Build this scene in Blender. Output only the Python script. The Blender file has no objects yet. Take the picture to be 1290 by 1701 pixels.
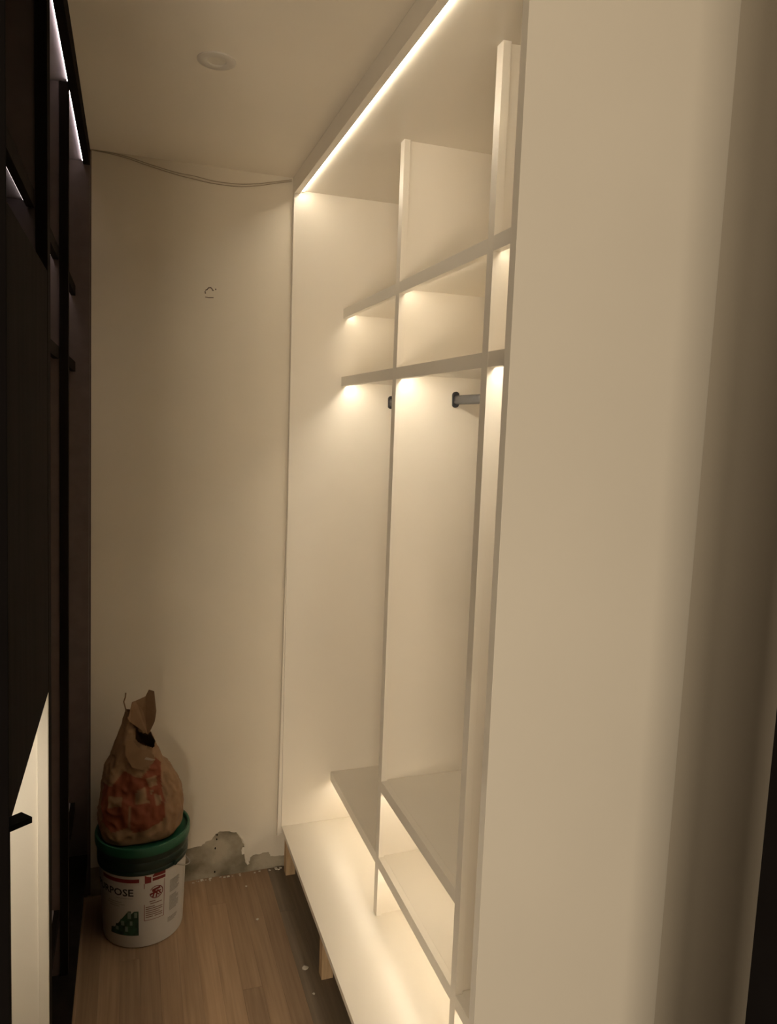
import bpy, bmesh, math, random
from mathutils import Vector, Matrix, noise

random.seed(7)
SC = bpy.context.scene
COL = SC.collection

# ------------------------------------------------------------------ camera
F_PX, YAW, PITCH, ROLL, EYE = 1240.577, 0.3344, 0.1186, 0.0361, 1.6744
cy, sy, cp, sp = math.cos(YAW), math.sin(YAW), math.cos(PITCH), math.sin(PITCH)
fwd = Vector((sy*cp, cy*cp, -sp)); rt = Vector((cy, -sy, 0)); up = rt.cross(fwd)
R_ = rt*math.cos(ROLL) + up*math.sin(ROLL)
U_ = -rt*math.sin(ROLL) + up*math.cos(ROLL)
cam = bpy.data.cameras.new('camera'); cam_o = bpy.data.objects.new('camera', cam); COL.objects.link(cam_o)
M = Matrix((R_, U_, -fwd)).transposed().to_4x4(); M.translation = (0, 0, EYE)
cam_o.matrix_world = M
cam.sensor_fit = 'VERTICAL'; cam.sensor_height = 36.0; cam.lens = F_PX/1701*36.0
cam.clip_start = 0.02
SC.camera = cam_o

# ------------------------------------------------------------------ world, exposure
w = bpy.data.worlds.new('world'); SC.world = w; w.use_nodes = True
w.node_tree.nodes['Background'].inputs[0].default_value = (0.9, 0.75, 0.6, 1)
w.node_tree.nodes['Background'].inputs[1].default_value = 0.0015
SC.view_settings.view_transform = 'Standard'; SC.view_settings.look = 'None'
SC.view_settings.gamma = 1.0; SC.view_settings.use_curve_mapping = False
SC.view_settings.exposure = 0.0
SC.cycles.use_denoising = True
SC.cycles.max_bounces = 12; SC.cycles.diffuse_bounces = 8; SC.cycles.glossy_bounces = 4

HALL, SIDE_FILL = 60.0, 16.0
LED_TOP, LED_SHELF, LED_LOW, LED_DARK, LED_NICHE = 30.0, 16.5, 17.5, 12.0, 100.0
LED_COL = (1.0, 0.88, 0.70)
# unseen hallway lamp and an added side fill, behind and left of the viewer, on the near side of the half-open door
def hall_light(energy, size, size_y, loc, aim):
    l = bpy.data.lights.new('hall_light', 'AREA'); l.shape = 'RECTANGLE'; l.size = size; l.size_y = size_y
    l.energy = energy; l.color = (1.0, 0.82, 0.59)
    o = bpy.data.objects.new('hall_light', l); COL.objects.link(o); o.location = loc
    o.rotation_euler = Vector(aim).to_track_quat('-Z', 'Y').to_euler()
hall_light(HALL, 0.9, 0.8, (-0.92, -2.40, 0.60), (0.35, 0.9, 0.3))
hall_light(SIDE_FILL, 0.72, 1.0, (-1.0, -1.0, 1.8), (0.6, 0.8, -0.1))  # second area light, added as fill for the end panel and wall stub

# ------------------------------------------------------------------ materials
def mat(name, col, rough=0.5, var=0.0, vscale=6.0, bump=0.0, bscale=80.0, col2=None, spec=0.5, metal=0.0, stretch=(1, 1, 1)):
    m = bpy.data.materials.new(name); m.use_nodes = True
    nt = m.node_tree; b = nt.nodes['Principled BSDF']
    b.inputs['Roughness'].default_value = rough; b.inputs['Metallic'].default_value = metal
    b.inputs['Specular IOR Level'].default_value = spec
    tc = nt.nodes.new('ShaderNodeTexCoord'); mp = nt.nodes.new('ShaderNodeMapping')
    mp.inputs['Scale'].default_value = stretch
    nt.links.new(tc.outputs['Object'], mp.inputs['Vector'])
    n = nt.nodes.new('ShaderNodeTexNoise'); n.inputs['Scale'].default_value = vscale; n.inputs['Detail'].default_value = 4
    nt.links.new(mp.outputs[0], n.inputs['Vector'])
    r = nt.nodes.new('ShaderNodeValToRGB')
    c2 = col2 or tuple(max(0, c*(1-var)) for c in col)
    r.color_ramp.elements[0].color = (*c2, 1); r.color_ramp.elements[0].position = 0.35
    r.color_ramp.elements[1].color = (*col, 1); r.color_ramp.elements[1].position = 0.65
    nt.links.new(n.outputs[0], r.inputs[0]); nt.links.new(r.outputs[0], b.inputs['Base Color'])
    if bump:
        n2 = nt.nodes.new('ShaderNodeTexNoise'); n2.inputs['Scale'].default_value = bscale; n2.inputs['Detail'].default_value = 3
        nt.links.new(mp.outputs[0], n2.inputs['Vector'])
        bp = nt.nodes.new('ShaderNodeBump'); bp.inputs['Strength'].default_value = bump; bp.inputs['Distance'].default_value = 0.002
        nt.links.new(n2.outputs[0], bp.inputs['Height']); nt.links.new(bp.outputs[0], b.inputs['Normal'])
    return m

def led_mat(name, strength, col=LED_COL):
    m = bpy.data.materials.new(name); m.use_nodes = True
    b = m.node_tree.nodes['Principled BSDF']
    b.inputs['Base Color'].default_value = (0.8, 0.8, 0.75, 1)
    b.inputs['Emission Color'].default_value = (*col, 1); b.inputs['Emission Strength'].default_value = strength
    return m

CREAM = mat('cream_lacquer', (0.85, 0.80, 0.715), 0.32, 0.03, 3, 0.03, 220)
CREAM_GLOSS = mat('cream_gloss_lacquer', (0.85, 0.80, 0.715), 0.2, 0.03, 3, 0.02, 220)
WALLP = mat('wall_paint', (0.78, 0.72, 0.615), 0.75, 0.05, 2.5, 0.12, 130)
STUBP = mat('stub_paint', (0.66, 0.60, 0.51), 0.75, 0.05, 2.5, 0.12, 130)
CEILP = mat('ceiling_paint', (0.87, 0.81, 0.71), 0.8, 0.03, 2.0, 0.08, 130)
PLASTER = mat('bare_plaster', (0.46, 0.41, 0.32), 0.9, 0, 11, 0.6, 60, col2=(0.20, 0.175, 0.12))
SHADEBOARD = mat('shade_dark_board', (0.016, 0.012, 0.010), 0.8, 0.3, 30, 0.05, 90, stretch=(1, 1, 0.1), spec=.03)  # shade of the unlit left wardrobe put into its board colour
GLOWGREY = mat('glow_grey_board', (0.34, 0.31, 0.33), 0.5, 0.1, 20, 0.04, 90, spec=.3)  # lightened so the left undersides show the strip glow
DIMBOARD = mat('dim_brown_board', (0.13, 0.10, 0.095), 0.55, 0.15, 20, 0.04, 90, spec=.3)  # less dark tone where the shaded left boards catch some light
DARKPAINT = mat('dark_door_paint', (0.012, 0.010, 0.010), 0.7, 0.2, 8, spec=.04)
BLACKMETAL = mat('black_metal', (0.006, 0.006, 0.007), 0.5, 0.1, 20, spec=.15)
BRONZE = mat('gunmetal', (0.10, 0.10, 0.11), 0.4, 0.1, 20, metal=0.5)
DARKGREY = mat('dark_grey_plastic', (0.035, 0.036, 0.042), 0.5, 0.1, 20)
RAWWOOD = mat('raw_pine', (0.55, 0.38, 0.22), 0.7, 0.25, 14, 0.1, 60, stretch=(6, 6, 0.6))
WHITEPL = mat('white_plastic', (0.70, 0.66, 0.60), 0.45, 0.02, 5)
LENS = mat('lens_plastic', (0.74, 0.69, 0.60), 0.3, 0.02, 5)
BUCKETW = mat('bucket_white', (0.62, 0.60, 0.57), 0.4, 0.06, 9)
GREENLID = mat('green_plastic', (0.016, 0.105, 0.055), 0.4, 0.15, 9)
DARKGREEN = mat('dark_green_plastic', (0.012, 0.03, 0.022), 0.35, 0.15, 9)
REDINK = mat('red_ink', (0.20, 0.018, 0.02), 0.5, 0.1, 9)
BLACKINK = mat('black_ink', (0.02, 0.02, 0.024), 0.5, 0.1, 9)
GREYINK = mat('grey_ink', (0.36, 0.34, 0.32), 0.6, 0.2, 220)
BROWNINK = mat('brown_ink', (0.22, 0.12, 0.09), 0.6, 0.1, 9)
GREENINK = mat('green_photo', (0.035, 0.10, 0.055), 0.5, 0, 40, col2=(0.01, 0.03, 0.02))
GREENINK2 = mat('pale_green_photo', (0.20, 0.27, 0.22), 0.5, 0.2, 40)
CRACKLINE = mat('crack_line', (0.46, 0.385, 0.29), 0.6, 0.1, 30)
STEEL = mat('galvanised_wire', (0.45, 0.45, 0.44), 0.35, 0.1, 60, metal=0.8)
PENCIL = mat('dark_pencil', (0.10, 0.06, 0.045), 0.8, 0.1, 60)
HOLE = mat('hole_dark', (0.01, 0.008, 0.006), 0.9, 0.1, 60)
CHIP = mat('paint_chip_white', (0.72, 0.67, 0.58), 0.8, 0.1, 40)
LEDT = led_mat('led_top', LED_TOP); LEDS = led_mat('led_shelf', LED_SHELF); LEDH = led_mat('led_hanging', LED_SHELF*2.3); LEDLO = led_mat('led_low', LED_LOW)
LEDD = led_mat('led_dark_wardrobe', LED_DARK, (1.0, 0.84, 0.80)); LEDN = led_mat('led_niche', LED_NICHE); LEDX = led_mat('led_faint', LED_DARK*.22, (1.0, 0.84, 0.80))

def plank_mat(name, a, b):
    m = bpy.data.materials.new(name); m.use_nodes = True
    nt = m.node_tree; bs = nt.nodes['Principled BSDF']; bs.inputs['Roughness'].default_value = 0.5
    L = nt.links.new
    tc = nt.nodes.new('ShaderNodeTexCoord'); oi = nt.nodes.new('ShaderNodeObjectInfo')
    add = nt.nodes.new('ShaderNodeVectorMath'); add.operation = 'ADD'
    mul = nt.nodes.new('ShaderNodeMath'); mul.operation = 'MULTIPLY'; mul.inputs[1].default_value = 37
    L(oi.outputs['Random'], mul.inputs[0]); L(tc.outputs['Object'], add.inputs[0]); L(mul.outputs[0], add.inputs[1])
    mp = nt.nodes.new('ShaderNodeMapping'); mp.inputs['Scale'].default_value = (55, 2.2, 10); L(add.outputs[0], mp.inputs[0])
    n = nt.nodes.new('ShaderNodeTexNoise'); n.inputs['Scale'].default_value = 1.6; n.inputs['Detail'].default_value = 6; L(mp.outputs[0], n.inputs[0])
    r = nt.nodes.new('ShaderNodeValToRGB'); r.color_ramp.elements[0].color = (*a, 1); r.color_ramp.elements[0].position = .3
    r.color_ramp.elements[1].color = (*b, 1); r.color_ramp.elements[1].position = .7; L(n.outputs[0], r.inputs[0])
    hs = nt.nodes.new('ShaderNodeHueSaturation')
    mr = nt.nodes.new('ShaderNodeMapRange'); mr.inputs[3].default_value = .76; mr.inputs[4].default_value = 1.10
    L(oi.outputs['Random'], mr.inputs[0]); L(mr.outputs[0], hs.inputs['Value']); L(r.outputs[0], hs.inputs['Color'])
    L(hs.outputs[0], bs.inputs['Base Color'])
    return m
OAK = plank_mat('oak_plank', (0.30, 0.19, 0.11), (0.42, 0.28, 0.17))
OAKDULL = plank_mat('dull_oak_plank', (0.17, 0.13, 0.09), (0.23, 0.18, 0.125))  # darker, greyer boards for the floor slab and under the right wardrobe

# ------------------------------------------------------------------ builders
def link(name, me, m, parent=None):
    o = bpy.data.objects.new(name, me); COL.objects.link(o)
    if m is not None and len(me.materials) == 0: me.materials.append(m)
    if parent is not None: o.parent = parent
    return o

class MB:
    def __init__(s): s.bm = bmesh.new()
    def box(s, x0, x1, y0, y1, z0, z1, bev=0.0):
        t = bmesh.new(); bmesh.ops.create_cube(t, size=1)
        for v in t.verts:
            v.co = Vector(((x0+x1)/2+v.co.x*(x1-x0), (y0+y1)/2+v.co.y*(y1-y0), (z0+z1)/2+v.co.z*(z1-z0)))
        if bev: bmesh.ops.bevel(t, geom=t.edges[:], offset=bev, segments=2, affect='EDGES', profile=.5)
        s.merge(t); return s
    def merge(s, t):
        me = bpy.data.meshes.new('t'); t.to_mesh(me); t.free(); s.bm.from_mesh(me); bpy.data.meshes.remove(me)
    def lathe(s, prof, n=64, c=(0, 0, 0)):
        rings = []
        for r, z in prof:
            rings.append([s.bm.verts.new((c[0]+r*math.cos(2*math.pi*i/n), c[1]+r*math.sin(2*math.pi*i/n), c[2]+z)) for i in range(n)])
        for a, b in zip(rings, rings[1:]):
            for i in range(n): s.bm.faces.new((a[i], a[(i+1) % n], b[(i+1) % n], b[i]))
        return s
    def cap(s, ring_r, z, n=64, c=(0, 0, 0), flip=False):
        vs = [s.bm.verts.new((c[0]+ring_r*math.cos(2*math.pi*i/n), c[1]+ring_r*math.sin(2*math.pi*i/n), c[2]+z)) for i in range(n)]
        s.bm.faces.new(vs[::-1] if flip else vs); return s
    def tube(s, pts, rad, n=8):
        pts = [Vector(p) for p in pts]; rings = []
        for i, p in enumerate(pts):
            d = (pts[min(i+1, len(pts)-1)]-pts[max(i-1, 0)]).normalized()
            a = d.orthogonal() if abs(d.z) > .9 else d.cross(Vector((0, 0, 1)))
            a.normalize(); b = d.cross(a)
            rings.append([s.bm.verts.new(p+(a*math.cos(2*math.pi*k/n)+b*math.sin(2*math.pi*k/n))*rad) for k in range(n)])
        for a, b in zip(rings, rings[1:]):
            for k in range(n): s.bm.faces.new((a[k], a[(k+1) % n], b[(k+1) % n], b[k]))
        s.bm.faces.new(rings[0][::-1]); s.bm.faces.new(rings[-1]); return s
    def prism(s, poly, axis_vec, base=lambda p: p):
        """extrude a polygon (list of 3D points) along a vector"""
        a = [s.bm.verts.new(Vector(p)) for p in poly]; b = [s.bm.verts.new(Vector(p)+Vector(axis_vec)) for p in poly]
        n = len(poly)
        f1 = s.bm.faces.new(a); f2 = s.bm.faces.new(b[::-1])
        for i in range(n): s.bm.faces.new((a[i], b[i], b[(i+1) % n], a[(i+1) % n]))
        bmesh.ops.triangulate(s.bm, faces=[f1, f2]); return s
    def build(s, name, m, parent=None, smooth=False, off=(0, 0, 0), recalc=True):
        if recalc: bmesh.ops.recalc_face_normals(s.bm, faces=s.bm.faces[:])
        if any(off): bmesh.ops.translate(s.bm, verts=s.bm.verts[:], vec=-Vector(off))
        me = bpy.data.meshes.new(name); s.bm.to_mesh(me); s.bm.free()
        o = link(name, me, m, parent)
        if smooth:
            for p in me.polygons: p.use_smooth = True
            me.set_sharp_from_angle(angle=math.radians(35))
        return o

def thing(name, label, cat, loc=(0, 0, 0), group=None):
    o = bpy.data.objects.new(name, None); COL.objects.link(o); o.empty_display_size = .05
    o.location = loc; o['label'] = label; o['category'] = cat
    if group: o['group'] = group
    return o
def tag(o, label, cat, group=None):
    o['label'] = label; o['category'] = cat
    if group: o['group'] = group
    return o
def struct(o): o['kind'] = 'structure'; return o

# ------------------------------------------------------------------ room shell
CEIL = 2.482; BACK = 2.605
struct(MB().box(-0.80, 1.70, -0.6, BACK+.1, CEIL, CEIL+.08).build('ceiling', CEILP))
floor = struct(MB().box(-0.80, 1.70, -0.6, BACK+.1, -0.10, -0.012).build('floor', OAKDULL))
# planks: strip oak, running away from the camera
pl_mesh = {}
def plank_me(length, dull):
    k = (length, dull)
    if k not in pl_mesh:
        b = bmesh.new(); t = MB(); t.box(-.0285, .0285, 0, length-.0004, -.012, 0, .0003)
        me = bpy.data.meshes.new('plank'); t.bm.to_mesh(me); t.bm.free(); b.free()
        me.materials.append(OAKDULL if dull else OAK); pl_mesh[k] = me
    return pl_mesh[k]
for i in range(-7, 14):
    x = 0.2475 + (i-.5)*0.0572
    y = -0.45 - random.choice((0, .12, .27, .4)); k = 0
    while y < BACK-.02:
        L = random.choice((1.0, 1.3, 1.6, 2.1))
        if y+L > BACK-.05: L = round(BACK-y+.004, 2)
        if L > .05:
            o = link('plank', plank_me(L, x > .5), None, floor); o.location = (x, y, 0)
        y += L

# back wall: bare plaster behind a paint skin torn off above the floor
wb = struct(MB().box(-0.80, 1.25, BACK+.004, BACK+.1, -.05, CEIL).build('wall_back', PLASTER))
tear = [(-.80, .10), (-.1, .11), (.06, .13), (.15, .118), (.198, .128), (.235, .130), (.25, .145), (.272, .150), (.285, .170), (.30, .177), (.335, .172), (.36, .165),
        (.368, .150), (.375, .140), (.389, .113), (.3895, .105), (.390, .085), (.3915, .062), (.394, .045), (.402, .037), (.410, .042), (.412, .058), (.427, .066),
        (.445, .064), (.464, .069), (.482, .066), (.487, .050), (.505, .047), (.53, .045), (.70, .05), (1.25, .05)]
tt = []
for a, b in zip(tear, tear[1:]):
    n = 3 if abs(b[0]-a[0]) < .1 else 1
    for j in range(n):
        f = j/n; jt = 0.0022 if j else 0; jx = min(jt, abs(b[0]-a[0])/n*.45)
        tt.append((a[0]+(b[0]-a[0])*f+random.uniform(-jx, jx), a[1]+(b[1]-a[1])*f+random.uniform(-jt, jt)))
tt.append(tear[-1])
t = MB()
for p, q in zip(tt, tt[1:]):
    t.bm.faces.new([t.bm.verts.new((p[0], BACK, p[1])), t.bm.verts.new((q[0], BACK, q[1])), t.bm.verts.new((q[0], BACK, CEIL)), t.bm.verts.new((p[0], BACK, CEIL))])
    t.bm.faces.new([t.bm.verts.new((p[0], BACK, p[1])), t.bm.verts.new((q[0], BACK, q[1])), t.bm.verts.new((q[0], BACK+.004, q[1])), t.bm.verts.new((p[0], BACK+.004, p[1]))])
t.build('paint_layer', WALLP, wb)
# curling flakes of paint at the tear
for pts in ([(.362, .166), (.376, .139), (.392, .113), (.384, .128), (.372, .150)], [(.384, .104), (.391, .100), (.389, .082), (.380, .080), (.378, .092)],
            [(.394, .056), (.404, .050), (.408, .040), (.400, .036), (.393, .044)]):
    t = MB(); c = [Vector((x, BACK-.001-(.010 if j in (2, 3) else .001), z)) for j, (x, z) in enumerate(pts)]
    t.prism(c, (0, .0012, 0)); t.build('paint_flake', WALLP, wb)
for (x, z, r) in ((.291, .163, .0034), (.290, .146, .0032), (.285, .112, .0036), (.284, .020, .0036)):
    t = MB(); t.prism([(x+r*math.cos(a)*.8, BACK+.0035, z+r*math.sin(a)*1.2) for a in [k*math.pi/5 for k in range(10)]], (0, .002, 0))
    t.build('nail_hole', HOLE, wb)
t = MB()
t.tube([(.2365, BACK, 2.0775), (.2355, BACK, 2.084), (.2375, BACK, 2.089), (.242, BACK, 2.091), (.246, BACK, 2.097), (.2535, BACK, 2.0985), (.2575, BACK, 2.095), (.2595, BACK, 2.0905), (.263, BACK, 2.090)], .0016, 5)
t.tube([(.268, BACK, 2.0935), (.2715, BACK, 2.095)], .0020, 5)
t.tube([(.236, BACK, 2.0665), (.247, BACK, 2.0655), (.263, BACK, 2.067)], .0011, 5)
t.build('pencil_mark', PENCIL, wb)
struct(MB().box(-0.88, -0.80, -.6, BACK+.1, -.1, CEIL).build('wall_left', WALLP))
struct(MB().box(1.25, 1.35, .996, BACK+.1, -.1, CEIL).build('wall_right', WALLP))
# wall stub that the near end panel dies into
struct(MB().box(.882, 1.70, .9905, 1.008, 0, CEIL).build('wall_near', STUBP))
# dark casing at the right edge of the doorway
struct(MB().box(.663, .84, .50, .60, 0, 2.40, .002).build('trim_1', DARKPAINT))

# wavy paint crack on the back wall, modelled as two thin raised tubes
def crack(pts, label):
    fine = []
    n = len(pts)
    for i in range(n-1):
        p0, p1, p2, p3 = (Vector(pts[max(i-1, 0)]), Vector(pts[i]), Vector(pts[i+1]), Vector(pts[min(i+2, n-1)]))
        for k in range(6):
            u = k/6
            fine.append(.5*((2*p1)+(-p0+p2)*u+(2*p0-5*p1+4*p2-p3)*u*u+(-p0+3*p1-3*p2+p3)*u**3))
    fine.append(Vector(pts[-1]))
    return tag(MB().tube(fine, .0013, 6).build('crack', CRACKLINE, None, True), label, 'crack')
yw = BACK-.0022
crack([(-.113, yw, 2.480), (-.026, yw, 2.473), (.055, yw, 2.457), (.137, yw, 2.442), (.205, yw, 2.434), (.262, yw, 2.429), (.335, yw, 2.430), (.40, yw, 2.440), (.46, yw, 2.456), (.517, yw, 2.470)],
     'thin tan wire drooping lowest across the back wall below the ceiling')
crack([(-.110, yw, 2.4805), (-.02, yw, 2.4765), (.06, yw, 2.4615), (.14, yw, 2.448), (.20, yw, 2.444), (.262, yw, 2.437), (.335, yw, 2.438), (.40, yw, 2.447), (.46, yw, 2.461), (.517, yw, 2.475)],
     'thin tan wire just above the lowest-drooping one on the back wall')

# recessed downlight (off)
dl = thing('downlight', 'round white recessed downlight switched off in the ceiling', 'light', (.190, 1.854, CEIL))
MB().lathe([(.0435, 0.0), (.0435, -.0025), (.041, -.004), (.026, -.0045), (.0215, -.003), (.0205, .0)], 48).build('trim_ring', WHITEPL, dl, True)
MB().lathe([(.0208, -.0015), (.012, -.0010), (.0001, -.0008)], 48).build('lens', LENS, dl, True)

# ------------------------------------------------------------------ cream wardrobe on the right
A, G, FAR, NEAR = .522, .703, 2.580, .988
GB = 1.12                                   # back of the carcass
ROOT = (A, 1.8, 0)
wr = thing('wardrobe', 'tall cream open wardrobe with lit shelves along the right side', 'wardrobe', ROOT)
def cream(name, *b, m=None, bev=.0003, parent=None):
    t = MB(); t.box(*b, bev); return t.build(name, m or CREAM, parent or wr, False, ROOT)
ZD, ZT = .177, 2.437
DV = [(1.430, 1.458), (2.000, 2.030)]       # front edges of the dividers
cream('end_panel', A-.0005, GB, FAR, FAR+.022, .150, 2.4815)
cream('end_panel', A-.0005, .8815, NEAR, NEAR+.019, .012, 2.4815)
cream('end_panel', .8825, GB, NEAR+.0205, NEAR+.030, .155, 2.4815)
t = MB(); t.prism([(A-.0008, FAR+.003, 1.35), (A-.0008, FAR+.003, .149), (A-.004, FAR+.003, .146), (A-.0145, FAR+.003, .137)], (0, .0205, 0)); t.build('scribe_strip', CREAM, wr, False, ROOT)
cream('back_panel', GB-.012, GB, NEAR+.031, FAR-.0005, ZD, ZT)
cream('top_panel', A+.021, GB-.0125, NEAR+.031, FAR-.0005, ZT, ZT+.018, m=CREAM_GLOSS)
cream('top_panel_lip', A+.021, .8815, NEAR+.0195, NEAR+.0305, ZT, ZT+.018, m=CREAM_GLOSS)
cream('fascia', A, A+.020, NEAR+.0195, FAR-.0005, 2.427, 2.4815)
cream('bottom_panel', A+.0005, GB-.0125, NEAR+.0315, FAR-.0005, ZD-.018, ZD)
cream('bottom_panel_lip', A+.0005, .8815, NEAR+.0195, NEAR+.0305, ZD-.018, ZD)
def strip(name, y0, y1, x0, z0, m, parent):
    return MB().box(x0, x0+.007, y0, y1, z0, z0+.004).build(name, m, parent, False, ROOT)
# LED strip behind the fascia, in segments with small joints
segs = [(1.012, 1.40), (1.402, 1.78), (1.782, 2.19), (2.192, 2.566)]
for y0, y1 in segs:
    s = strip('light_strip', y0, y1, A+.0235, ZT-.0046, LEDT, wr)
    s['label'] = 'bright warm light strip behind the fascia'
MB().box(A+.0235, A+.0305, 2.567, 2.5785, ZT-.005, ZT-.0005, .0005).build('strip_end_cap', WHITEPL, wr, False, ROOT)
div = []
for (y0, y1) in DV:
    d = cream('divider', G+.0185, GB-.013, y0+.0075, y1-.0075, ZD+.0003, ZT-.0003)
    cream('stile', G, G+.018, y0, y1, ZD+.0003, ZT-.0003, parent=d); div.append(d)
# the parts above are given local coordinates, so nested children need no extra offset
BAYS = [(DV[1][1], FAR), (DV[0][1], DV[1][0]), (NEAR+.031, DV[0][0])]
def shelf(bay, ztop, zbot, ledm, drop=.0225, wd=.007, hh=.004):
    y0, y1 = BAYS[bay]
    yy0 = y0-.007 if bay < 2 else y0+.0005; yy1 = y1+.007 if bay > 0 else y1-.0007
    s = cream('shelf', G+.0181, GB-.013, yy0, yy1, ztop-.018, ztop)
    cream('face_trim', G, G+.018, y0+.0004, y1-.0006, zbot, ztop, parent=s)
    l = MB().box(G+.0205, G+.0205+wd, y0+.012, y1-.012, ztop-drop, ztop-drop+hh).build('light_strip', ledm, s, False, ROOT)
    l['label'] = 'warm light strip hidden behind the shelf edge'
for b in range(3):
    shelf(b, 2.062, 2.031, LEDS)
    shelf(b, 1.829, 1.797, LEDH, .0200, .013, .0015)
    shelf(b, .368, .334, LEDLO, .0320)
shelf(1, .611, .577, LEDLO, .0320)
# clothes rails
for b in range(3):
    y0, y1 = BAYS[b]; y1 = y1+(.007 if b > 0 else 0); y0 = y0-(.007 if b < 2 else 0)
    xr, zr = .889, 1.748
    r = MB().box(xr-.0075, xr+.0075, y0+.004, y1-.004, zr-.014, zr+.012, .006).build('clothes_rail', BRONZE, wr, True, ROOT)
    for ye, dy in ((y1-.0065, 1), (y0+.0005, -1)):
        t = MB(); pts = []
        for k in range(16):
            a = 2*math.pi*k/16; pts.append((xr+.0105*math.cos(a), ye, zr+.0125*(1 if math.sin(a) > 0 else -1)+.0105*math.sin(a)))
        t.prism(pts, (0, .006, 0)); t.build('rail_bracket', DARKGREY, r, False, ROOT)
# timber blocks under the bottom panel
for (x0, y0) in ((.534, 2.545), (.536, 2.002), (.536, 1.45)):
    MB().box(x0, x0+.036, y0, y0+.034, 0.0005, ZD-.0185, .001).build('leg', RAWWOOD, wr, False, ROOT)
for y0 in (2.545, 2.002, 1.45):
    MB().box(1.05, 1.09, y0, y0+.034, 0.0005, ZD-.0185, .001).build('leg', RAWWOOD, wr, False, ROOT)

# ------------------------------------------------------------------ wardrobe on the left, coloured dark for its shade (slightly out of plumb)
LR = (-.147, 1.8, 0)
wl = thing('wardrobe', 'wardrobe in shadow along the left side, coloured dark, with glowing strips', 'wardrobe', LR)
wl.rotation_euler = (0, .0139, 0)
OFFL = (0, 1.8, 0)
def dark(name, *b, m=None, bev=.0007, parent=None):
    t = MB(); t.box(*b, bev); return t.build(name, m or SHADEBOARD, parent or wl, False, OFFL)
DB = -.58
dark('end_panel', DB, 0, 2.580, 2.602, .02, 2.475, m=DIMBOARD)
dark('end_panel', DB, -.019, 1.000, 1.019, .02, 2.475)
dark('back_panel', DB, DB+.012, 1.0195, 2.5795, .17, 2.436, m=CREAM)  # unseen back, made cream to throw light across the aisle
dark('top_panel', DB+.0125, -.020, 1.0195, 2.5795, 2.437, 2.455, m=GLOWGREY)
dark('fascia', -.0195, 0, 1.0195, 2.5795, 2.427, 2.475)
dark('bottom_panel', DB+.0125, -.0005, 1.0195, 2.5795, .159, .177)
dark('plinth', -.06, -.042, 1.02, 2.579, .012, .1585)
for y0, y1 in ((1.58, 1.985), (2.035, 2.565)):
    MB().box(-.0220, -.0205, y0, y1, 2.4330, 2.4365).build('light_strip', LEDD, wl, False, OFFL)['label'] = 'thin glowing light strip behind the dark fascia'
LDV = [(1.520, 1.570), (2.000, 2.030)]
for y0, y1 in LDV:
    d = dark('divider', -.12, -.040, y0+.004, y1-.004, .1775, 2.4365, m=DIMBOARD)
    dark('divider_rear', DB+.0125, -.1205, y0+.004, y1-.004, .1775, 2.4365, m=CREAM, parent=d)  # hidden cream rear, added to bounce strip light onto the right fronts
    dark('stile', -.0395, -.020, y0, y1, .1775, 2.4365, parent=d)
LB = [(2.030, 2.580), (1.570, 2.000), (1.0195, 1.520)]
for i, (y0, y1) in enumerate(LB):
    for zt, led in ((2.062, True), (1.829, False), (.368, False)):
        if i == 2 and zt < 2: continue
        s = dark('shelf', DB+.0125, -.055, y0+.0005-(.004 if i < 2 else 0), y1-.0005+(.004 if i else 0), zt-.018, zt, m=GLOWGREY)
        dark('face_trim', -.0545, -.041, y0+.0005, y1-.0005, zt-.030, zt+.0004, parent=s)
        if led: MB().box(-.0585, -.0555, y0+.01, y1-.01, zt-.0220, zt-.0185).build('light_strip', LEDX if i == 2 else LEDD, s, False, OFFL)
# dark front added to blacken the near bay above the cream-lined lit niche
dark('door', -.0390, -.0205, 1.0205, 1.5185, 1.136, 1.925)
s = dark('shelf', DB+.0125, -.0395, 1.0200, 1.5195, 1.140, 1.158)
MB().box(-.262, -.250, 1.03, 1.505, 1.1360, 1.1395).build('light_strip', LEDN, s, False, OFFL)
n = MB().box(DB+.014, -.040, 1.514, 1.5235, .1775, 1.1395, .0006).build('niche_panel', CREAM, wl, False, OFFL); n['label'] = 'cream lit side panel of the low niche'
MB().box(-.0395, -.0205, 1.509, 1.5195, .1775, 1.1355, .0006).build('niche_stile', CREAM, wl, False, OFFL)
n = MB().box(DB+.0125, DB+.018, 1.02, 1.513, .178, 1.139).build('niche_back', CREAM, wl, False, OFFL)
MB().box(DB+.0185, -.041, 1.0195, 1.0255, .178, 1.1345).build('niche_panel', CREAM, wl, False, OFFL)
t = MB(); t.prism([(-.24, 2.6028, .01), (-.139, 2.6028, .01), (-.110, 2.6028, 2.481), (-.24, 2.6028, 2.481)], (0, .0018, 0)); struct(t.build('trim_2', DIMBOARD))

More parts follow.
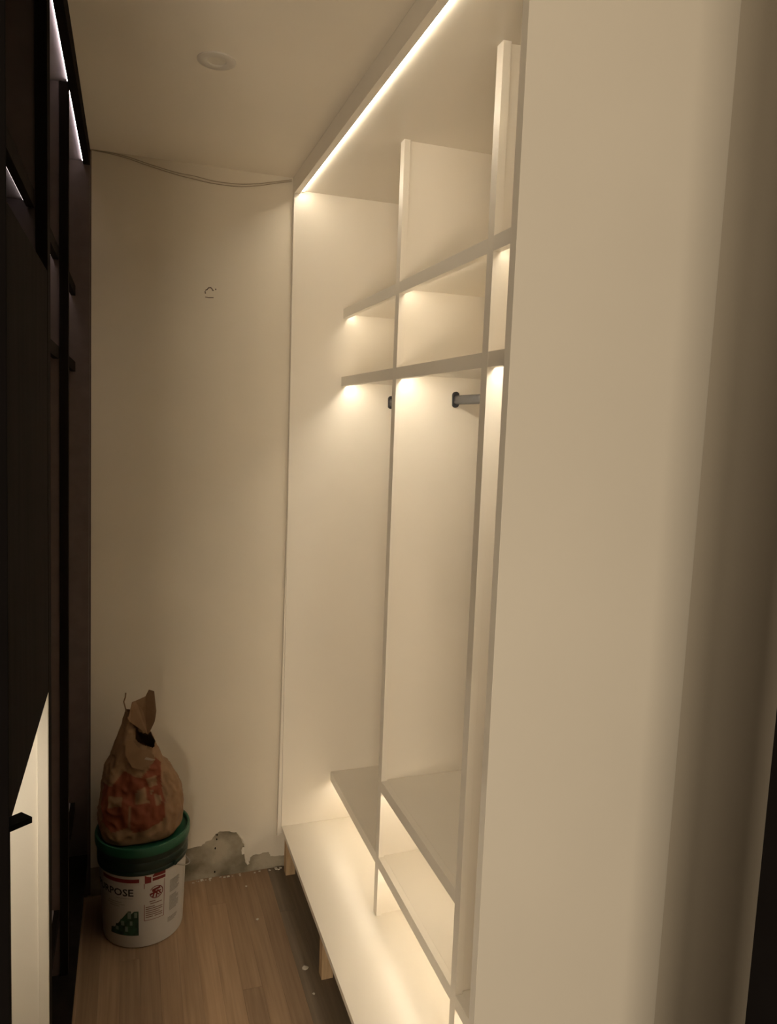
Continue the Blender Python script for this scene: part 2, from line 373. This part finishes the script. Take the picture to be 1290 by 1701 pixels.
# ------------------------------------------------------------------ open door with lever handle at the left edge
dd = Vector((.83, .555, 0)).normalized(); dn = Vector((dd.y, -dd.x, 0))     # along the leaf, and its face towards the camera
edge = Vector((-.159, .875, 0))
door = struct(MB().box(-.72, 0, -.018, .018, .008, 2.40, .002).build('door_1', DARKPAINT))
door.matrix_world = Matrix.Translation(edge) @ Matrix.Rotation(.018, 4, 'Y') @ Matrix(((dd.x, -dn.x, 0, 0), (dd.y, -dn.y, 0, 0), (0, 0, 1, 0), (0, 0, 0, 1)))
def leaf(x, y, z): return door.matrix_world.inverted() @ Vector((x, y, z))
h = MB(); h.prism([leaf(-.130, .969, 1.180), leaf(-.116, .953, 1.180), leaf(-.205, .889, 1.180), leaf(-.219, .905, 1.180)], (0, 0, -.0075)); h.build('handle', BLACKMETAL, door)['label'] = 'black square lever handle'
h = MB(); q = leaf(-.200, .911, 1.176); h.box(q.x-.008, q.x+.008, .018, q.y+.006, q.z-.011, q.z-.0045, .001).build('handle_neck', BLACKMETAL, door)
h = MB(); h.box(q.x-.026, q.x+.026, .0182, .024, q.z-.03, q.z+.026, .0015).build('handle_rose', BLACKMETAL, door)

# ------------------------------------------------------------------ bucket
BC = (.033, 2.42, 0.0)
bk = thing('bucket', 'white joint compound bucket with green lid standing on the floor', 'bucket', BC)
def brad(z): return .125+.013*z/.30
MB().lathe([(.0001, .004), (.110, .004), (.120, .0005), (.1235, .003), (brad(.01), .010), (brad(.15), .15), (brad(.262), .262), (brad(.262)-.003, .264)], 96).build('body', BUCKETW, bk, True)
t = MB().lathe([(.1365, .2525), (.1405, .2525), (.1415, .262), (.1395, .266), (.1415, .272), (.1410, .290), (.1400, .294), (.1425, .299), (.1425, .316), (.1365, .318)], 96)
t.build('collar', DARKGREEN, bk, True)
t = MB().lathe([(.1430, .316), (.1468, .3165), (.1478, .322), (.1478, .339), (.1462, .3445), (.1415, .3455), (.1385, .343), (.1375, .330), (.1345, .3285), (.0001, .3285)], 96)
t.build('lid', GREENLID, bk, True)
# steel bail hanging down round the back, hung from two ears
pts = []
for k in range(41):
    a = math.radians(-49+k*180/40)
    sag = math.sin(math.pi*k/40)
    rr = .1445+.004*sag
    pts.append((rr*math.cos(a), rr*math.sin(a), .262-.085*sag**.8))
MB().tube(pts, .0019, 8).build('bail', STEEL, bk, True)
for a in (-49, 131):
    a = math.radians(a); c = Vector((.1425*math.cos(a), .1425*math.sin(a), .262)); d = Vector((math.cos(a), math.sin(a), 0))
    MB().tube([c-d*.002, c+d*.005], .007, 14).build('bail_ear', DARKGREEN, bk, True)
# printed label, laid on the curved body
def cyl(phi, z, lift=.0006):
    a = math.radians(phi); r = brad(z)+lift
    return Vector((r*math.sin(a), -r*math.cos(a), z))
def patch(name, poly, m, lift=.0006, parent=bk, joined=None):
    """a flat print: polygon in (angle, height) wrapped on the bucket"""
    t = bmesh.new(); vs = [t.verts.new((p[0]*.00232, 0, p[1])) for p in poly]
    f = t.faces.new(vs); bmesh.ops.triangulate(t, faces=[f])
    x0 = min(p[0] for p in poly); x1 = max(p[0] for p in poly); k = math.ceil(x0/4)*4
    while k < x1:
        bmesh.ops.bisect_plane(t, geom=t.verts[:]+t.edges[:]+t.faces[:], plane_co=(k*.00232, 0, 0), plane_no=(1, 0, 0)); k += 4
    for v in t.verts: v.co = cyl(v.co.x/.00232, v.co.z, lift)
    if joined is not None: joined.merge(t); return
    s = MB(); s.merge(t); return s.build(name, m, parent)
def rect(a0, a1, z0, z1): return [(a0, z0), (a1, z0), (a1, z1), (a0, z1)]
patch('label_band', rect(-62, -6, .228, .2405), REDINK)
patch('label_heading', rect(1, 9.2, .222, .2505), REDINK)
t = MB()
patch('', rect(11, 28.5, .2395, .2505), None, joined=t); patch('', rect(11, 28.5, .226, .2365), None, joined=t)
t.build('label_heading', REDINK, bk)
patch('label_tear', [(0, .2515), (14, .2535), (12, .246), (8, .242), (4, .245)], BUCKETW, .0010)
# frame round the warning text
t = MB()
for a0, a1, z0, z1 in ((0, 27.5, .0935, .095), (0, .8, .0935, .150), (26.8, 27.5, .0935, .222), (0, .8, .205, .222)): patch('', rect(a0, a1, z0, z1), None, joined=t)
t.build('label_frame', REDINK, bk)
t = MB()
for a0, a1, z in ((7, 15, .157), (8, 24, .1495), (2, 14, .1395), (2, 25, .133), (2, 25, .126), (2, 21, .119), (2, 25, .112), (2, 12, .105), (14, 25, .105)):
    patch('', rect(a0, a1, z-.0014, z+.0014), None, joined=t)
t.build('label_text', BROWNINK, bk)['kind'] = 'stuff'
# round emblem with crossed tools
t = MB(); c = (16.2, .186); k = 1/.00232; R = .0215
for q in range(26):
    if q in (11, 12, 13): continue
    a0, a1 = 2*math.pi*q/26, 2*math.pi*(q+1)/26
    patch('', [(c[0]+R*k*math.cos(a0), c[1]+R*math.sin(a0)), (c[0]+R*k*math.cos(a1), c[1]+R*math.sin(a1)), (c[0]+(R-.0026)*k*math.cos(a1), c[1]+(R-.0026)*math.sin(a1)), (c[0]+(R-.0026)*k*math.cos(a0), c[1]+(R-.0026)*math.sin(a0))], None, joined=t)
def stroke(x0, z0, x1, z1, wd):
    d = Vector((x1-x0, z1-z0)).normalized(); n_ = Vector((-d.y, d.x))*wd/2
    patch('', [(c[0]+(x0+n_.x)*k, c[1]+z0+n_.y), (c[0]+(x1+n_.x)*k, c[1]+z1+n_.y), (c[0]+(x1-n_.x)*k, c[1]+z1-n_.y), (c[0]+(x0-n_.x)*k, c[1]+z0-n_.y)], None, joined=t)
for s_ in ((-.013, .008, .012, .013, .007), (-.012, .003, -.002, .011, .006), (-.020, -.005, .004, .002, .006), (-.004, .006, -.012, -.017, .0045), (.004, .006, -.001, -.018, .004), (.005, .004, .014, -.010, .004), (.006, .002, .015, .001, .004), (-.002, -.002, .010, -.013, .003)):
    stroke(*s_)
t.build('label_emblem', REDINK, bk)
# green picture, stepping up to the right
patch('label_picture', [(-50, .046), (-7.2, .046), (-7.2, .130), (-13, .130), (-13, .122), (-17, .122), (-17, .131), (-21, .131), (-21, .115), (-27, .110), (-27, .099), (-33, .099), (-34, .086), (-40, .083), (-42, .070), (-49, .066)], GREENINK)
t = MB()
for a0, a1, z0, z1 in ((-22, -17, .105, .128), (-13, -9, .108, .126), (-32, -27, .08, .096), (-41, -36, .062, .075), (-26, -22, .06, .078), (-19, -15.5, .082, .097)):
    patch('', rect(a0, a1, z0, z1), None, .0009, joined=t)
t.build('label_picture_highlight', GREENINK2, bk)
for z0, z1, a0, a1 in ((.165, .205, 36, 55), (.098, .150, 36, 54), (.060, .076, 34, 52)):
    z = z1; t = MB()
    while z > z0:
        patch('', rect(a0, a1-random.choice((0, 0, 2, 5)), z-.0026, z), None, joined=t); z -= .0044
    t.build('label_small_print', GREYINK, bk)['kind'] = 'stuff'
patch('label_rule', rect(-39, -14, .1735, .1752), GREYINK)
t = MB()
for a0, a1, z in ((-52, -30, .158), (-54, -26, .151), (-50, -33, .144)): patch('', rect(a0, a1, z, z+.002), None, joined=t)
t.build('label_small_print', GREYINK, bk)['kind'] = 'stuff'
# lettering
tx = bpy.data.curves.new('txt', 'FONT'); tx.body = 'PURPOSE'; tx.size = .0335; tx.resolution_u = 2; tx.offset = .0006
to = bpy.data.objects.new('txt', tx); COL.objects.link(to)
bpy.context.view_layer.update()
me = bpy.data.meshes.new_from_object(to.evaluated_get(bpy.context.evaluated_depsgraph_get()))
bpy.data.objects.remove(to); bpy.data.curves.remove(tx)
mxx = max(v.co.x for v in me.vertices); mnx = min(v.co.x for v in me.vertices)
sc_ = (64/k)/(mxx-mnx)
b_ = bmesh.new(); b_.from_mesh(me)
bmesh.ops.triangulate(b_, faces=b_.faces[:])
for v in b_.verts: v.co = cyl(-13.5+(v.co.x-mxx)*sc_*k, .183+v.co.y, .0008)
b_.to_mesh(me); b_.free(); me.materials.clear(); me.name = 'label_lettering'
link('label_lettering', me, BLACKINK, bk)['label'] = 'black capital lettering reading PURPOSE'

# ------------------------------------------------------------------ crumpled paper bag on the lid
def paper_mat():
    m = bpy.data.materials.new('kraft_paper'); m.use_nodes = True
    nt = m.node_tree; b = nt.nodes['Principled BSDF']; b.inputs['Roughness'].default_value = .8
    L = nt.links.new
    at = nt.nodes.new('ShaderNodeAttribute'); at.attribute_name = 'ink'
    n = nt.nodes.new('ShaderNodeTexNoise'); n.inputs['Scale'].default_value = 35; n.inputs['Detail'].default_value = 5
    tc = nt.nodes.new('ShaderNodeTexCoord'); L(tc.outputs['Object'], n.inputs[0])
    r = nt.nodes.new('ShaderNodeValToRGB'); r.color_ramp.elements[0].color = (.20, .115, .055, 1); r.color_ramp.elements[1].color = (.30, .18, .095, 1)
    L(n.outputs[0], r.inputs[0])
    mx = nt.nodes.new('ShaderNodeMix'); mx.data_type = 'RGBA'
    L(at.outputs['Fac'], mx.inputs[0]); L(r.outputs[0], mx.inputs[6]); mx.inputs[7].default_value = (.19, .045, .016, 1)
    L(mx.outputs[2], b.inputs['Base Color'])
    return m
PAPER = paper_mat()
TORN = mat('torn_paper_edge', (0.42, 0.34, 0.25), 0.9, 0.1, 60)
BG = (.028, 2.42, .329)
bag = thing('paper_bag', 'crumpled brown paper bag with orange print resting on the green lid', 'bag', BG)
prof = [(.3295, -.080, .128, .085), (.334, -.094, .140, .098), (.36, -.101, .154, .104), (.41, -.106, .159, .106), (.455, -.101, .155, .100), (.50, -.092, .141, .088), (.535, -.086, .120, .078), (.565, -.080, .098, .066),
        (.61, -.062, .078, .048), (.645, -.047, .062, .036), (.68, -.034, .052, .027), (.71, -.026, .050, .022), (.735, -.020, .050, .018)]
def pr(z):
    for a, b in zip(prof, prof[1:]):
        if z <= b[0]:
            f = (z-a[0])/(b[0]-a[0]); f = max(0, min(1, f)); return [a[j]+(b[j]-a[j])*f for j in (1, 2, 3)]
    return list(prof[-1][1:])
def inside(x, z, P):
    c = False; j = len(P)-1
    for i in range(len(P)):
        if (P[i][1] > z) != (P[j][1] > z) and x < (P[j][0]-P[i][0])*(z-P[i][1])/(P[j][1]-P[i][1])+P[i][0]: c = not c
        j = i
    return c
ORANGE = [(.068, .592), (.084, .573), (.097, .451), (.094, .404), (.049, .390), (.007, .371), (-.008, .395), (-.002, .464), (-.027, .468), (-.058, .524), (-.026, .562), (.024, .545), (.049, .563)]
ORANGE2 = [(-.085, .52), (-.03, .52), (-.01, .46), (-.01, .40), (-.06, .38), (-.095, .40)]
PALE = [[(.04, .543), (.072, .543), (.078, .51), (.049, .507)], [(.011, .508), (.036, .514), (.049, .464), (.011, .463)], [(.052, .503), (.065, .498), (.056, .481)], [(.068, .487), (.088, .481), (.084, .46), (.068, .455)], [(-.07, .49), (-.03, .49), (-.03, .465), (-.07, .455)]]
HOLEP = [(.001, .712), (.015, .712), (.020, .673), (.054, .667), (.066, .655), (.073, .641), (.067, .617), (.040, .629), (.012, .648), (.009, .686), (.002, .694)]
NU, NV = 150, 110
b_ = bmesh.new(); rows = []; ink = []
for j in range(NV+1):
    z = .3295+(.735-.3295)*j/NV; x0, x1, dpt = pr(z); xc, hx = (x0+x1)/2, (x1-x0)/2; row = []
    for i in range(NU):
        a = 2*math.pi*i/NU; ca, sa = math.cos(a), math.sin(a); e = .78
        X = xc+hx*math.copysign(abs(ca)**e, ca); Y = -dpt*math.copysign(abs(sa)**e, sa)*1.0
        q = Vector((X*16, Y*16, z*11))
        cr = (.45-abs(noise.noise(q))*2)*.013+(.4-abs(noise.noise(q*2.3+Vector((3, 7, 1))))*2)*.008+noise.noise(q*6)*.0018
        cr *= min(1, (z-.329)/.03+.1)*(.55 if z > .6 else 1.0)
        pl = .005*math.sin(a*7+z*9)*max(0, (z-.52)/.2)
        nx, ny = ca, -sa
        row.append(b_.verts.new((X+nx*(cr*.5+pl*.6), 2.42+Y+ny*(cr+pl), z+noise.noise(q*1.3)*.003*min(1, (z-.329)/.03))))
        front = sa > .05
        v = 0.0
        if front and (inside(X, z, ORANGE) or inside(X, z, ORANGE2)) and not any(inside(X, z, p) for p in PALE): v = 1.0
        ink.append(v)
    rows.append(row)
for j in range(NV):
    for i in range(NU):
        i2 = (i+1) % NU; am = 2*math.pi*(i+.5)/NU
        vs = (rows[j][i], rows[j][i2], rows[j+1][i2], rows[j+1][i])
        cc = sum((v.co for v in vs), Vector())/4
        if math.sin(am) > .1 and inside(cc.x, cc.z, HOLEP): continue
        b_.faces.new(vs)
cb = b_.verts.new((.025, 2.42, .3295)); ink.append(0)
for i in range(NU): b_.faces.new((cb, rows[0][(i+1) % NU], rows[0][i]))
bmesh.ops.recalc_face_normals(b_, faces=b_.faces[:])
bmesh.ops.translate(b_, verts=b_.verts[:], vec=-Vector(BG))
me = bpy.data.meshes.new('paper_body'); b_.to_mesh(me); b_.free()
at = me.attributes.new('ink', 'FLOAT', 'POINT')
for i_, v in enumerate(ink): at.data[i_].value = v
for p in me.polygons: p.use_smooth = True
body = link('paper_body', me, PAPER, bag)
def sheet(name, poly, y, bend, parent=bag, m=PAPER):
    t = MB(); P = [(x, y+bend(x, z), z) for x, z in poly]; t.prism(P, (0, .0012, 0)); return t.build(name, m, parent, False, BG)
sheet('torn_flap', [(-.012, .725), (-.004, .758), (0, .775), (.012, .776), (.030, .781), (.041, .788), (.046, .800), (.051, .811), (.067, .808), (.063, .775), (.060, .747), (.073, .745), (.071, .727), (.068, .709), (.057, .682), (.048, .663), (.040, .672), (.022, .700), (.014, .714), (-.007, .714)], 2.386,
      lambda x, z: .012*math.sin(x*60)+.02*(z-.70))
sheet('torn_flap', [(-.018, .665), (.000, .662), (.012, .645), (.030, .632), (.045, .628), (.064, .612), (.069, .597), (.060, .585), (.030, .57), (.0, .58), (-.02, .62)], 2.365,
      lambda x, z: -.020*(.70-z)/.1+.03*abs(x-.025))
sheet('torn_edge', [(.036, .603), (.041, .609), (.055, .604), (.069, .598), (.060, .596), (.048, .599)], 2.342, lambda x, z: .0, m=TORN)
MB().tube([(-.018, 2.405, .801), (-.0195, 2.404, .786), (-.024, 2.403, .773), (-.020, 2.402, .755), (-.015, 2.402, .735), (-.012, 2.402, .715)], .0022, 6).build('handle', PAPER, bag, True, BG)

# ------------------------------------------------------------------ bits of debris
def chip(x, y, s, label):
    b = bmesh.new(); P = [(s*random.uniform(.6, 1)*math.cos(a), s*random.uniform(.5, 1)*math.sin(a)) for a in [q*math.pi/3.5 for q in range(7)]]
    t = MB(); t.prism([(p[0], p[1], .0006+random.uniform(0, .0015)) for p in P], (0, 0, .0016))
    o = t.build('paint_chip', CHIP); o.location = (x, y, 0); b.free()
    return tag(o, label, 'debris')
chip(.500, 2.064, .012, 'largest white paint flake on the floor left of the front timber leg')
chip(.500, 1.955, .005, 'small white fleck on the floor nearest the camera')
chip(.395, 2.33, .006, 'white fleck on the floorboards between bucket and wardrobe')
chip(.385, 2.52, .005, 'tiny white fleck on the floorboards close to the back wall')
cr = []
for i_ in range(26):
    x = random.uniform(.18, .53); cr.append((x, BACK-.004-random.random()*.012, random.uniform(.0015, .006)))
t = MB()
for x, y, s in cr: t.box(x-s, x+s, y-s*.6, y+s*.6, .0004, .0004+s*.8, s*.25)
o = tag(t.build('plaster_crumbs', CHIP), 'loose pale plaster crumbs along the foot of the back wall', 'debris'); o['kind'] = 'stuff'
